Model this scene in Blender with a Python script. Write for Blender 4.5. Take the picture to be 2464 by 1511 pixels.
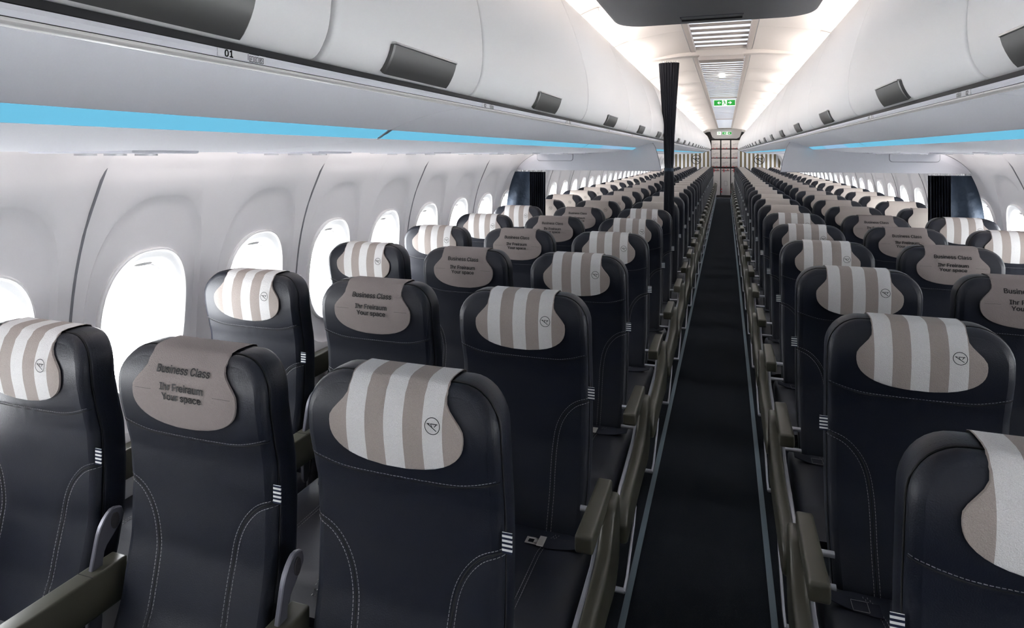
import bpy, bmesh, math, random
import numpy as np
from mathutils import Vector, Matrix
random.seed(4)
for o in list(bpy.data.objects): bpy.data.objects.remove(o, do_unlink=True)
SC = bpy.context.scene
COL = SC.collection

# ------------------------------------------------------------------ camera, sky, exposure
EYE = 1.56
cam = bpy.data.cameras.new('camera'); camo = bpy.data.objects.new('camera', cam); COL.objects.link(camo)
cam.sensor_fit = 'HORIZONTAL'; cam.sensor_width = 36.0
cam.lens = 1512.0 * 36.0 / 2464.0
cam.shift_x = 0.0; cam.shift_y = -(755.5 - 370.4) / 2464.0
cam.clip_start = 0.02; cam.clip_end = 200
camo.location = (0, 0, EYE); camo.rotation_euler = (math.pi / 2, 0, 0.3282)
SC.camera = camo
SC.view_settings.view_transform = 'Standard'; SC.view_settings.look = 'None'
SC.view_settings.gamma = 1.0; SC.view_settings.use_curve_mapping = False
SC.view_settings.exposure = 1.95
w = bpy.data.worlds.new('sky'); SC.world = w; w.use_nodes = True
w.node_tree.nodes['Background'].inputs[0].default_value = (0.95, 0.975, 1.0, 1)
w.node_tree.nodes['Background'].inputs[1].default_value = 7.2
COVE_E, WALL_E, STRIP_E = 6.5, 3.0, 0.185

# ------------------------------------------------------------------ helpers
def lin(c):
    return tuple(((v / 255) / 12.92 if v / 255 <= 0.04045 else ((v / 255 + 0.055) / 1.055) ** 2.4) for v in c) + (1,)
def mat(name, c, rough=0.5, metal=0.0, bump=None, emit=None, spec=0.5, coat=0.0, mottle=None):
    m = bpy.data.materials.new(name); m.use_nodes = True
    nt = m.node_tree; b = nt.nodes['Principled BSDF']
    b.inputs['Base Color'].default_value = lin(c); b.inputs['Roughness'].default_value = rough
    b.inputs['Metallic'].default_value = metal; b.inputs['Specular IOR Level'].default_value = spec
    b.inputs['Coat Weight'].default_value = coat
    if emit:
        b.inputs['Emission Color'].default_value = lin(emit[0]); b.inputs['Emission Strength'].default_value = emit[1]
    tc = nt.nodes.new('ShaderNodeTexCoord')
    if mottle:
        n = nt.nodes.new('ShaderNodeTexNoise'); n.inputs['Scale'].default_value = mottle[0]; n.inputs['Detail'].default_value = 4
        mx = nt.nodes.new('ShaderNodeMix'); mx.data_type = 'RGBA'
        mx.inputs[6].default_value = lin(c); mx.inputs[7].default_value = lin(mottle[1])
        nt.links.new(tc.outputs['Object'], n.inputs['Vector']); nt.links.new(n.outputs['Fac'], mx.inputs[0])
        nt.links.new(mx.outputs[2], b.inputs['Base Color'])
    if bump:
        sc, st, dist = bump
        n = nt.nodes.new('ShaderNodeTexNoise'); n.inputs['Scale'].default_value = sc; n.inputs['Detail'].default_value = 3
        bp = nt.nodes.new('ShaderNodeBump'); bp.inputs['Strength'].default_value = st; bp.inputs['Distance'].default_value = dist
        nt.links.new(tc.outputs['Object'], n.inputs['Vector']); nt.links.new(n.outputs['Fac'], bp.inputs['Height'])
        nt.links.new(bp.outputs['Normal'], b.inputs['Normal'])
    return m
def striped(name, c1, c2, period, phase, axis='X', rough=0.8, bump=None, speck=0.12):
    m = mat(name, c1, rough, bump=bump, spec=0.2)
    nt = m.node_tree; b = nt.nodes['Principled BSDF']
    tc = nt.nodes.new('ShaderNodeTexCoord'); sx = nt.nodes.new('ShaderNodeSeparateXYZ')
    nt.links.new(tc.outputs['Object'], sx.inputs[0])
    a = nt.nodes.new('ShaderNodeMath'); a.operation = 'MULTIPLY_ADD'; a.inputs[1].default_value = 1 / period; a.inputs[2].default_value = phase
    nt.links.new(sx.outputs[axis], a.inputs[0])
    f = nt.nodes.new('ShaderNodeMath'); f.operation = 'FRACT'; nt.links.new(a.outputs[0], f.inputs[0])
    g = nt.nodes.new('ShaderNodeMath'); g.operation = 'GREATER_THAN'; g.inputs[1].default_value = 0.5; nt.links.new(f.outputs[0], g.inputs[0])
    mx = nt.nodes.new('ShaderNodeMix'); mx.data_type = 'RGBA'; mx.inputs[6].default_value = lin(c1); mx.inputs[7].default_value = lin(c2)
    nt.links.new(g.outputs[0], mx.inputs[0])
    n = nt.nodes.new('ShaderNodeTexNoise'); n.inputs['Scale'].default_value = 900; n.inputs['Detail'].default_value = 2
    nt.links.new(tc.outputs['Object'], n.inputs['Vector'])
    mr = nt.nodes.new('ShaderNodeMapRange'); mr.inputs[1].default_value = 0.3; mr.inputs[2].default_value = 0.7
    mr.inputs[3].default_value = 1 - speck; mr.inputs[4].default_value = 1 + speck
    nt.links.new(n.outputs['Fac'], mr.inputs[0])
    hv = nt.nodes.new('ShaderNodeVectorMath'); hv.operation = 'SCALE'
    nt.links.new(mx.outputs[2], hv.inputs[0]); nt.links.new(mr.outputs[0], hv.inputs['Scale'])
    nt.links.new(hv.outputs[0], b.inputs['Base Color'])
    return m

M = {}
M['bin'] = mat('bin_plastic', (226, 226, 227), 0.42)
M['shell'] = mat('shell_grey', (170, 170, 175), 0.6)
M['wall'] = mat('wall_plastic', (226, 225, 227), 0.5)
M['seam'] = mat('panel_joint', (120, 122, 128), 0.6)
M['psu'] = mat('service_panel_plastic', (210, 211, 218), 0.75, spec=0.25, bump=(300, 0.05, 0.001))
M['rail'] = mat('rail_plastic', (205, 203, 202), 0.4)
M['ceil'] = mat('ceiling_plastic', (240, 235, 230), 0.55)
M['ceiltrim'] = mat('ceiling_trim', (214, 206, 200), 0.5)
M['black'] = mat('black_rubber', (12, 12, 18), 0.6)
M['metal'] = mat('brushed_metal', (98, 98, 97), 0.38, 0.6)
M['metal2'] = mat('bright_edge_metal', (200, 200, 202), 0.3, 0.8)
M['silver'] = mat('silver_frame', (178, 180, 188), 0.35, 0.7)
M['bracket'] = mat('bracket_metal', (92, 92, 100), 0.4, 0.5)
M['slab'] = mat('dark_grey_panel', (142, 143, 145), 0.5)
M['leather'] = mat('navy_leather', (13, 17, 29), 0.46, bump=(420, 0.35, 0.0012), spec=0.38)
M['leather2'] = mat('navy_cushion_leather', (22, 25, 36), 0.5, bump=(420, 0.3, 0.001), spec=0.5)
M['groove'] = mat('seam_groove', (6, 7, 10), 0.8)
M['thread'] = mat('pale_thread', (134, 132, 133), 0.8)
M['dthread'] = mat('dark_thread', (14, 15, 20), 0.8)
M['stripe'] = striped('striped_cover_cloth', (148, 139, 134), (197, 196, 196), 0.0816, 0.75, bump=(450, 0.9, 0.0016))
M['taupe'] = mat('taupe_cover_cloth', (130, 122, 119), 0.85, bump=(450, 0.9, 0.0016), spec=0.2)
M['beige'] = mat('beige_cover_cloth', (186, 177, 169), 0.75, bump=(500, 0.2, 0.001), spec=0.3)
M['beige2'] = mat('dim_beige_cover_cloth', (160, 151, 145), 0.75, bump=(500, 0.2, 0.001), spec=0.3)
M['print'] = mat('black_print', (14, 14, 16), 0.7)
M['tag'] = striped('striped_tag_cloth', (20, 27, 48), (196, 198, 196), 0.0085, 0.1, 'Z', speck=0.02)
M['olive'] = mat('olive_armrest_plastic', (62, 61, 52), 0.36, spec=0.5)
M['belt'] = mat('navy_belt_webbing', (15, 19, 34), 0.8)
M['buckle'] = mat('buckle_metal', (190, 186, 182), 0.35, 0.5)
M['carpet'] = mat('black_carpet', (42, 45, 52), 0.95, bump=(500, 0.9, 0.004), mottle=(240, (24, 27, 32)), spec=0.1)
M['strip'] = mat('floor_light_strip', (96, 112, 122), 0.6)
M['curtain'] = mat('navy_curtain', (30, 44, 60), 0.75, bump=(9, 0.8, 0.03), spec=0.4)
M['curtain2'] = mat('black_curtain', (20, 23, 35), 0.6, spec=0.4)
M['divider'] = mat('divider_plastic', (190, 192, 199), 0.5)
M['white'] = mat('white_plastic', (235, 235, 235), 0.45)
M['cove'] = mat('cove_lamp', (255, 255, 255), emit=((255, 246, 240), COVE_E))
M['walllamp'] = mat('wall_lamp', (255, 255, 255), emit=((255, 244, 240), WALL_E))
M['blue'] = mat('blue_lamp', (60, 130, 160), emit=((122, 206, 238), STRIP_E))
M['paleblue'] = mat('pale_blue_lamp', (90, 120, 150), emit=((160, 205, 240), STRIP_E))
M['glow'] = mat('diffuser_lamp', (215, 225, 238), 0.5, emit=((215, 228, 245), 0.31))
M['slat'] = mat('slat_plastic', (196, 188, 182), 0.5)
M['spot'] = mat('spot_lamp', (255, 255, 255), emit=((255, 250, 240), 8))
M['green'] = mat('exit_green', (24, 150, 50), 0.5, emit=((24, 150, 50), 0.15))
M['signwhite'] = mat('exit_white', (240, 248, 240), 0.5, emit=((240, 250, 240), 0.15))
M['cart'] = mat('cart_metal', (196, 192, 190), 0.45)
M['cartdark'] = mat('galley_dark', (40, 38, 40), 0.6)
M['red'] = mat('red_latch', (205, 30, 38), 0.5)
M['bulk'] = striped('striped_partition', (124, 112, 88), (222, 222, 224), 0.1345, 0.2, speck=0.02)
M['placard'] = mat('placard_plastic', (212, 212, 216), 0.45)
M['ink'] = mat('placard_ink', (48, 50, 54), 0.6)
g = mat('window_glass', (255, 255, 255), 0.02); nt = g.node_tree
tr = nt.nodes.new('ShaderNodeBsdfTransparent'); gl = nt.nodes.new('ShaderNodeBsdfGlossy'); gl.inputs['Roughness'].default_value = 0.05
mxs = nt.nodes.new('ShaderNodeMixShader'); mxs.inputs[0].default_value = 0.06
nt.links.new(tr.outputs[0], mxs.inputs[1]); nt.links.new(gl.outputs[0], mxs.inputs[2])
nt.links.new(mxs.outputs[0], nt.nodes['Material Output'].inputs[0]); M['glass'] = g

class MB:
    def __init__(s): s.v = []; s.f = []
    def add(s, vs, fs):
        o = len(s.v); s.v += [tuple(map(float, p)) for p in vs]; s.f += [tuple(i + o for i in f) for f in fs]
    def grid(s, P, closeu=False, closev=False):
        n, m = len(P), len(P[0]); vs = [p for r in P for p in r]; fs = []
        for i in range(n if closeu else n - 1):
            for j in range(m if closev else m - 1):
                a, b = i, (i + 1) % n; c, d = j, (j + 1) % m
                fs.append((a * m + c, a * m + d, b * m + d, b * m + c))
        s.add(vs, fs)
    def box(s, c, d, r=0.0, seg=2):
        x, y, z = [v / 2 for v in d]
        if r <= 0:
            vs = [(c[0] + i * x, c[1] + j * y, c[2] + k * z) for i in (-1, 1) for j in (-1, 1) for k in (-1, 1)]
            s.add(vs, [(0, 1, 3, 2), (4, 6, 7, 5), (0, 4, 5, 1), (2, 3, 7, 6), (0, 2, 6, 4), (1, 5, 7, 3)])
        else:
            bm = bmesh.new(); bmesh.ops.create_cube(bm, size=2)
            for v in bm.verts: v.co = Vector((v.co.x * x, v.co.y * y, v.co.z * z))
            bmesh.ops.bevel(bm, geom=bm.edges[:], offset=r, segments=seg, affect='EDGES', profile=0.6)
            bm.verts.index_update()
            s.add([(v.co.x + c[0], v.co.y + c[1], v.co.z + c[2]) for v in bm.verts], [[v.index for v in f.verts] for f in bm.faces]); bm.free()
    def prism(s, poly, axis, a, b, r=0.0, seg=2):
        # poly: 2D points; axis 'x' -> (y,z), 'y' -> (x,z), 'z' -> (x,y)
        def P(p, t):
            return {'x': (t, p[0], p[1]), 'y': (p[0], t, p[1]), 'z': (p[0], p[1], t)}[axis]
        bm = bmesh.new(); va = [bm.verts.new(P(p, a)) for p in poly]; vb = [bm.verts.new(P(p, b)) for p in poly]; n = len(poly)
        fa = bm.faces.new(va); fb = bm.faces.new(vb[::-1])
        for i in range(n): bm.faces.new((va[(i + 1) % n], va[i], vb[i], vb[(i + 1) % n]))
        bmesh.ops.recalc_face_normals(bm, faces=bm.faces)
        if r > 0:
            ed = [e for e in bm.edges if (fa in e.link_faces or fb in e.link_faces)]
            bmesh.ops.bevel(bm, geom=ed, offset=r, segments=seg, affect='EDGES', profile=0.5)
        bmesh.ops.triangulate(bm, faces=[f for f in bm.faces if len(f.verts) > 4])
        bm.verts.index_update()
        s.add([v.co[:] for v in bm.verts], [[v.index for v in f.verts] for f in bm.faces]); bm.free()
    def tube(s, pts, r, n=8, flat=1.0):
        P = [Vector(p) for p in pts]; rings = []
        for i, p in enumerate(P):
            t = (P[min(i + 1, len(P) - 1)] - P[max(i - 1, 0)]).normalized()
            up = Vector((0, 0, 1)) if abs(t.z) < 0.9 else Vector((0, 1, 0))
            a = t.cross(up).normalized(); b = a.cross(t)
            rings.append([tuple(p + a * (r * math.cos(k * 2 * math.pi / n)) + b * (r * flat * math.sin(k * 2 * math.pi / n))) for k in range(n)])
        o = len(s.v); s.grid(rings, closev=True); m = len(rings)
        s.f.append(tuple(o + k for k in range(n))[::-1]); s.f.append(tuple(o + (m - 1) * n + k for k in range(n)))
    def build(s, name, m, parent=None, sharp=32, loc=None):
        me = bpy.data.meshes.new(name); me.from_pydata(s.v, [], s.f); me.materials.append(m if not isinstance(m, str) else M[m])
        bm = bmesh.new(); bm.from_mesh(me); bmesh.ops.recalc_face_normals(bm, faces=bm.faces); bm.to_mesh(me); bm.free()
        me.polygons.foreach_set('use_smooth', [True] * len(me.polygons)); me.set_sharp_from_angle(angle=math.radians(sharp))
        o = bpy.data.objects.new(name, me); COL.objects.link(o)
        if parent: o.parent = parent
        if loc: o.location = loc
        return o
def tag(o, label=None, cat=None, group=None, kind=None):
    if label: o['label'] = label
    if cat: o['category'] = cat
    if group: o['group'] = group
    if kind: o['kind'] = kind
    return o
def empty(name, loc, label=None, cat=None, group=None, kind=None):
    o = bpy.data.objects.new(name, None); COL.objects.link(o); o.location = loc; o.empty_display_size = 0.05
    return tag(o, label, cat, group, kind)
def copy_tree(o, parent=None):
    c = o.copy(); COL.objects.link(c); c.parent = parent
    for ch in list(o.children): copy_tree(ch, c)
    return c
ORD = 'first second third fourth fifth sixth seventh eighth ninth tenth eleventh twelfth thirteenth fourteenth fifteenth sixteenth seventeenth eighteenth nineteenth twentieth'.split()
TENS = {2: 'twenty', 3: 'thirty', 4: 'forty'}
def ordinal(n):
    if n <= 20: return ORD[n - 1]
    t, u = divmod(n, 10)
    return (TENS[t] + '-' + ORD[u - 1]) if u else {3: 'thirtieth', 4: 'fortieth'}[t]
def catmull(P, k=4):
    P = [np.array(p, float) for p in P]; out = []
    for i in range(len(P) - 1):
        p0 = P[max(i - 1, 0)]; p1 = P[i]; p2 = P[i + 1]; p3 = P[min(i + 2, len(P) - 1)]
        for j in range(k):
            t = j / k
            out.append(0.5 * ((2 * p1) + (-p0 + p2) * t + (2 * p0 - 5 * p1 + 4 * p2 - p3) * t * t + (-p0 + 3 * p1 - 3 * p2 + p3) * t ** 3))
    out.append(P[-1]); return [tuple(p) for p in out]
def sweep(mb, prof, y0, y1, cx, side, thick=0.006, ny=1, up=True):
    """open profile of (half, H) swept along the cabin, given a thickness away from the room"""
    P = [np.array(p, float) for p in prof]; Q = []
    for i, p in enumerate(P):
        t = P[min(i + 1, len(P) - 1)] - P[max(i - 1, 0)]; t /= np.linalg.norm(t) + 1e-9
        n = np.array((-t[1], t[0])) * (1 if up else -1); Q.append(p + n * thick)
    loop = [tuple(p) for p in P] + [tuple(q) for q in Q[::-1]]
    rings = [[(cx + side * h, y0 + (y1 - y0) * i / ny, EYE + H) for h, H in loop] for i in range(ny + 1)]
    o = len(mb.v); mb.grid(rings, closev=True); n = len(P)
    for base in (0, ny * 2 * n):
        for i in range(n - 1): mb.f.append((o + base + i, o + base + i + 1, o + base + 2 * n - 2 - i, o + base + 2 * n - 1 - i))
_font = {}
try:
    import os
    FONT = bpy.data.fonts.load(os.path.join(bpy.utils.system_resource('DATAFILES'), 'fonts', 'Inter.woff2'))
except Exception:
    FONT = None
def glyphs(body, width=None, height=None, bold=0.0, squash=1.0):
    """filled 2D text as (verts, faces), centred"""
    key = (body, bold)
    if key not in _font:
        c = bpy.data.curves.new('text', 'FONT'); c.body = body; c.size = 1; c.offset = 0 if FONT else bold; c.align_x = 'CENTER'; c.fill_mode = 'FRONT'; c.resolution_u = 3
        if FONT: c.font = FONT
        o = bpy.data.objects.new('text', c); COL.objects.link(o)
        dg = bpy.context.evaluated_depsgraph_get(); me = bpy.data.meshes.new_from_object(o.evaluated_get(dg))
        V = np.array([v.co[:2] for v in me.vertices]); F = [tuple(p.vertices) for p in me.polygons]
        bpy.data.objects.remove(o); bpy.data.curves.remove(c); bpy.data.meshes.remove(me)
        if FONT and bold:
            b = bold * 1.0; n0 = len(V); sh = [(-b, 0), (b, 0), (0, b * .6), (0, -b * .6), (-b * .5, 0), (b * .5, 0)]
            F = [tuple(i + n0 * k for i in f) for k in range(len(sh)) for f in F]; V = np.vstack([V + np.array(q) for q in sh])
        _font[key] = (V, F)
    V, F = _font[key]; V = V.copy()
    V[:, 0] -= (V[:, 0].max() + V[:, 0].min()) / 2
    s = width / (V[:, 0].max() - V[:, 0].min()) if width else height / (V[:, 1].max() - V[:, 1].min())
    V *= s; V[:, 1] *= squash
    return V, F
def emblem2d(R, n=40, th=1.0):
    """ring with the slanted bird strokes"""
    V = []; F = []
    def poly(p):
        o = len(V); V.extend(p); F.append(tuple(range(o, o + len(p))))
    def stroke(a, b, wd):
        a = np.array(a) * R; b = np.array(b) * R; t = (b - a) / np.linalg.norm(b - a); nn = np.array((-t[1], t[0])) * wd * th * R / 2
        poly([tuple(a + nn), tuple(a - nn), tuple(b - nn), tuple(b + nn)])
    for k in range(n):
        a, b = 2 * math.pi * k / n, 2 * math.pi * (k + 1) / n
        poly([(R * r * math.cos(t), R * r * math.sin(t)) for r, t in ((1 + .05 * th, a), (1 + .05 * th, b), (1 - .05 * th, b), (1 - .05 * th, a))])
    poly([(R * x, R * y) for x, y in ((-.76, .32), (-.36, .30), (-.42, .17))])
    stroke((-.72, .30), (.56, -.56), .11); stroke((-.22, .25), (-.02, -.12), .10)
    stroke((-.25, .26), (.70, .26), .10); poly([(R * x, R * y) for x, y in ((.78, .31), (.40, .25), (.46, .12))]); stroke((.52, .16), (.26, -.08), .10)
    return V, F

CB, CW, CC = -0.053, -0.060, -0.038
Y0, YE = -0.75, 23.9
# ------------------------------------------------------------------ floor
mb = MB(); mb.box((-0.06, (Y0 + YE) / 2, -0.03), (3.7, YE - Y0, 0.06)); tag(mb.build('floor', 'carpet'), kind='structure')
for i, x in enumerate((-0.3265, 0.1525)):
    mb = MB(); mb.box((x, (Y0 + 22.9) / 2, 0.002), (0.022, 22.9 - Y0, 0.006), 0.001)
    tag(mb.build('aisle_light_strip', 'strip'), 'long blue-grey guide strip on the carpet along the %s edge of the aisle' % ('left', 'right')[i], 'floor strip')

mb = MB(); mb.box((-0.06, Y0 - .02, 1.2), (3.7, .04, 2.6)); tag(mb.build('wall_front', 'wall'), kind='structure')
mb = MB(); mb.box((-0.06, YE + .02, 1.2), (3.9, .04, 2.7)); tag(mb.build('wall_back', 'shell'), kind='structure')
# ------------------------------------------------------------------ ceiling vault and coves
vault = catmull([(0.235, .838), (.33, .832), (.45, .815), (.56, .797), (.60, .788)], 3) 
cove = catmull([(.6005, .7885), (.625, .781), (.66, .770), (.72, .742), (.77, .695), (.80, .63), (.81, .56)], 3)
outer = [(.81, .56), (1.0, .56), (1.30, .40), (1.55, .16), (1.63, .055)]
mb = MB()
for s in (-1, 1):
    y = Y0
    ys = [Y0, 0.1, 1.17, 2.235, 3.30, 4.37] + [5.40 + 1.067 * k for k in range(18)]
    ys = [v for v in ys if v < YE] + [YE]
    for a, b in zip(ys[:-1], ys[1:]):
        sweep(mb, vault, a + .002, b - .002, CC, s, 0.012, 2, False); sweep(mb, cove, a + .002, b - .002, CC, s, 0.012, 2, False)
    sweep(mb, outer, Y0, YE, CC, s, 0.02, 1, False)
mb.box((CC, (Y0 + YE) / 2, EYE + .90), (1.9, YE - Y0, .02))
for s in (-1, 1): mb.box((CC + s * .83, (Y0 + YE) / 2, EYE + .73), (.02, YE - Y0, .36))
tag(mb.build('ceiling', 'ceil'), kind='structure')
# frame trims around the central lit channel
mb = MB()
for s in (-1, 1):
    sweep(mb, [(.195, .842), (.197, .828), (.226, .828), (.228, .836)], Y0, 22.0, CC, s, 0.004, 1, False)
tag(mb.build('trim_1', 'ceiltrim'), kind='structure')
# ribs of the cove
rib = MB()
for s in (-1, 1):
    for k, y in enumerate([0.1, 1.17, 2.235, 3.30, 4.37] + [5.40 + 1.067 * k for k in range(16)]):
        P = [(h - .012, H - .012) for h, H in cove[2:]]
        sweep(rib, P, y - .014, y + .014, CC, s, 0.014, 1, False)
tag(rib.build('trim_2', 'ceil'), kind='structure')

def light_channel(name, y0, y1, pitch, duty, label):
    r = empty(name, (CC, (y0 + y1) / 2, EYE + .85), label, 'ceiling light', 'slatted ceiling lights along the middle')
    L = y1 - y0
    mb = MB(); mb.box((0, 0, .003), (.40, L, .006)); mb.build('diffuser', 'glow', r)
    mb = MB(); n = int(L / pitch)
    for i in range(n + 1):
        y = -L / 2 + i * L / n
        mb.box((0, y, -.0015), (.392, pitch * (1 - duty), .003))
    mb.build('slats', 'slat', r)
    mb = MB()
    for s in (-1, 1): mb.box((s * .197, 0, -.006), (.012, L, .022), 0.002, 1)
    for s in (-1, 1): mb.box((0, s * (L / 2 - .006), -.006), (.4, .012, .022), 0.002, 1)
    mb.build('frame', 'ceiltrim', r)
light_channel('slatted_ceiling_light', 1.2, 5.24, .178, .46, 'slatted white ceiling light between the grey panel and the beam')
light_channel('slatted_ceiling_light', 5.48, 9.9, .15, .46, 'slatted ceiling light behind the beam, ahead of the hanging exit sign')
light_channel('slatted_ceiling_light', 9.95, 16, .16, .6, 'finely slatted ceiling light behind the hanging exit sign')
light_channel('slatted_ceiling_light', 16.05, 21.6, .2, .7, 'furthest slatted ceiling light, ending at the rear sign housing')

# cove lamps: one long strip per metre, hidden behind the top of the lockers
for s, sn in ((-1, 'left'), (1, 'right')):
    ys = [Y0 + .1, 0.1, 1.17, 2.235, 3.30, 4.37] + [5.40 + 1.067 * k for k in range(16)]
    first = None
    for i, (a, b) in enumerate(zip(ys[:-1], ys[1:])):
        lab = 'white cove light strip behind the %s lockers, %s from the front' % (sn, ordinal(i + 1))
        if first is None or abs((b - a) - first[1]) > .01:
            mb = MB(); L = b - a - .22; mb.box((0, 0, 0), (.035, L, .012), .002, 1)
            o = mb.build('cove_light', 'cove'); first = (o, b - a)
        else:
            o = first[0].copy(); COL.objects.link(o)
        o.location = (CC + s * .665, (a + b) / 2, EYE + .595); o.rotation_euler = (0, s * .25, 0)
        tag(o, lab, 'cove light', 'cove lights behind the %s lockers' % sn)
        # wall wash lamp above the sidewall
        if i == 0 or abs((b - a) - wl[1]) > .01:
            mb = MB(); mb.box((0, 0, 0), (.02, b - a - .16, .010), .002, 1); o = mb.build('wall_wash_light', 'walllamp'); wl = (o, b - a)
        else:
            o = wl[0].copy(); COL.objects.link(o)
        o.location = (CW + s * 1.565, (a + b) / 2, EYE + .035)
        tag(o, 'slim light strip above the %s window wall, %s from the front' % (sn, ordinal(i + 1)), 'wall light', 'wall lights above the %s windows' % sn)

# ------------------------------------------------------------------ window walls
WP = [(.06, 1.60), (.03, 1.635), (0, 1.66), (-.075, 1.70), (-.25, 1.775), (-.45, 1.822), (-.70, 1.840), (-1.0, 1.815), (-1.3, 1.76), (-1.57, 1.68)]
WPd = catmull(WP, 8); _wh = np.array([p[0] for p in WPd])[::-1]; _wa = np.array([p[1] for p in WPd])[::-1]
def wall_half(H): return float(np.interp(H, _wh, _wa))
CELL = 0.5335; HT, HB = .05, -1.02; HCEN = -.575
NA = 64
def sup(phi, a, bt, bb, e):
    c, s_ = math.cos(phi), math.sin(phi)
    b = bt if s_ >= 0 else bb
    return a * math.copysign(abs(c) ** (2 / e), c), b * math.copysign(abs(s_) ** (2 / e), s_)
def rect(phi):
    c, s_ = math.cos(phi), math.sin(phi); k = 1e9
    if abs(c) > 1e-6: k = min(k, CELL / 2 / abs(c))
    if s_ > 1e-6: k = min(k, (HT - HCEN) / s_)
    if s_ < -1e-6: k = min(k, (HCEN - HB) / -s_)
    return c * k, s_ * k
corner = [math.atan2((HT - HCEN), CELL / 2), math.atan2((HCEN - HB), CELL / 2)]
PH = sorted([2 * math.pi * k / NA for k in range(NA)] + [corner[0], math.pi - corner[0], 2 * math.pi - corner[1], math.pi + corner[1]])
def wall_mesh(cells, side):
    mb = MB(); rings = []
    spec = [(('s', .166, .245, .245, 2.5), .020), (('s', .172, .251, .251, 2.5), .012), (('s', .202, .392, .33, 2.7), .016), (('s', .212, .416, .345, 2.8), .014), (('s', .220, .432, .355, 2.8), .006), (('s', .226, .440, .360, 2.8), 0)]
    for sp, dp in spec: rings.append([(sup(p, *sp[1:]), dp) for p in PH])
    last = rings[-1]
    for t in (.2, .4, .6, .8, 1.0):
        rings.append([((last[i][0][0] * (1 - t) + rect(p)[0] * t, last[i][0][1] * (1 - t) + rect(p)[1] * t), 0) for i, p in enumerate(PH)])
    for yc in cells:
        G = []
        for r in rings:
            row = []
            for (dy, dH), dp in r:
                H = HCEN + dH; row.append((CW + side * (wall_half(H) + dp), yc + dy, EYE + H))
            G.append(row)
        mb.grid(G, closev=True)
    y0, y1 = cells[0] - CELL / 2, cells[-1] + CELL / 2
    for Hs in ([HB, -1.15, -1.3, -1.45, -1.56],):
        mb.grid([[(CW + side * wall_half(H), y, EYE + H) for y in (y0, y1)] for H in Hs])
    # solid outer side
    Hs = [.06, -.08]
    mb.grid([[(CW + side * (wall_half(H) + (.0 if k == 0 else 0)), y, EYE + H) for y in (y0, y1)] for k, H in enumerate((.05, .065))])
    return mb
def window_proto(side):
    r = empty('window_1', (0, 0, 0), kind='structure')
    def ring(a, b, e, dp): 
        return [(side * (wall_half(HCEN + dH) + dp), dy, HCEN + dH) for dy, dH in (sup(2 * math.pi * k / 48, a, b, b, e) for k in range(48))]
    mb = MB(); mb.grid([ring(.174, .253, 2.5, .016), ring(.174, .253, 2.5, .002), ring(.170, .249, 2.5, -.003), ring(.166, .245, 2.5, -.003), ring(.163, .242, 2.5, .001), ring(.160, .239, 2.5, .004),
                       ring(.150, .222, 2.5, .010), ring(.140, .205, 2.5, .022), ring(.134, .197, 2.5, .040), ring(.131, .194, 2.5, .052)], closev=True)
    mb.build('window_frame', 'white', r)
    mb = MB(); mb.grid([ring(.1312, .1942, 2.5, .050), ring(.127, .189, 2.5, .050), ring(.1265, .1885, 2.5, .060), ring(.125, .187, 2.5, .085)], closev=True); mb.build('reveal', 'white', r)
    mb = MB(); v = ring(.128, .190, 2.5, .078); mb.add([(side * (wall_half(HCEN) + .080), 0, HCEN)] + v, [(0, k + 1, (k + 1) % 48 + 1) for k in range(48)]); mb.build('pane', 'glass', r)
    mb = MB()
    P = [(.045 * math.cos(t), .008 * math.sin(t)) for t in np.linspace(0, 2 * math.pi, 20, endpoint=False)]
    hc = HCEN + .190
    mb.add([(side * (wall_half(hc) + .012 + .03), y, hc + z + .006) for y, z in P] + [(side * (wall_half(hc) + .004 + .03), y * .8, hc + z * .6 + .004) for y, z in P],
           [tuple(range(20)), tuple(range(20, 40))] + [(k, (k + 1) % 20, (k + 1) % 20 + 20, k + 20) for k in range(20)])
    mb.build('shade_handle', 'rail', r)
    return r
NW = 44; YW = 1.110 - 3 * CELL
cells = [YW + CELL * k for k in range(NW + 2)]
wn = 0
for s, sn in ((-1, 'left'), (1, 'right')):
    tag(wall_mesh(cells, s).build('wall_' + sn, 'wall'), kind='structure')
    root = window_proto(s)
    for k, y in enumerate(cells):
        wn += 1
        r = root if k == 0 else copy_tree(root)
        r.name = 'window_%d' % wn; r.location = (CW, y, EYE)
    mb = MB()
    for k in range(0, NW + 2, 2):
        y = cells[k] - CELL / 2 + CELL * 1  # joint between the pairs
        y = 1.377 + 1.067 * (k // 2 - 2)
        if y < Y0 or y > YE: continue
        Hs = np.linspace(.05, -1.55, 24)
        mb.grid([[(CW + s * (wall_half(H) + dx), y + dy, EYE + H - (.004 if dx < 0 and H > -.2 else 0)) for dx, dy in ((.004, -.0042), (-.0030, -.0032), (-.0040, 0), (-.0030, .0032), (.004, .0042))] for H in Hs])
    tag(mb.build('trim_%d' % (3 if s < 0 else 4), 'seam'), kind='structure')

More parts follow.
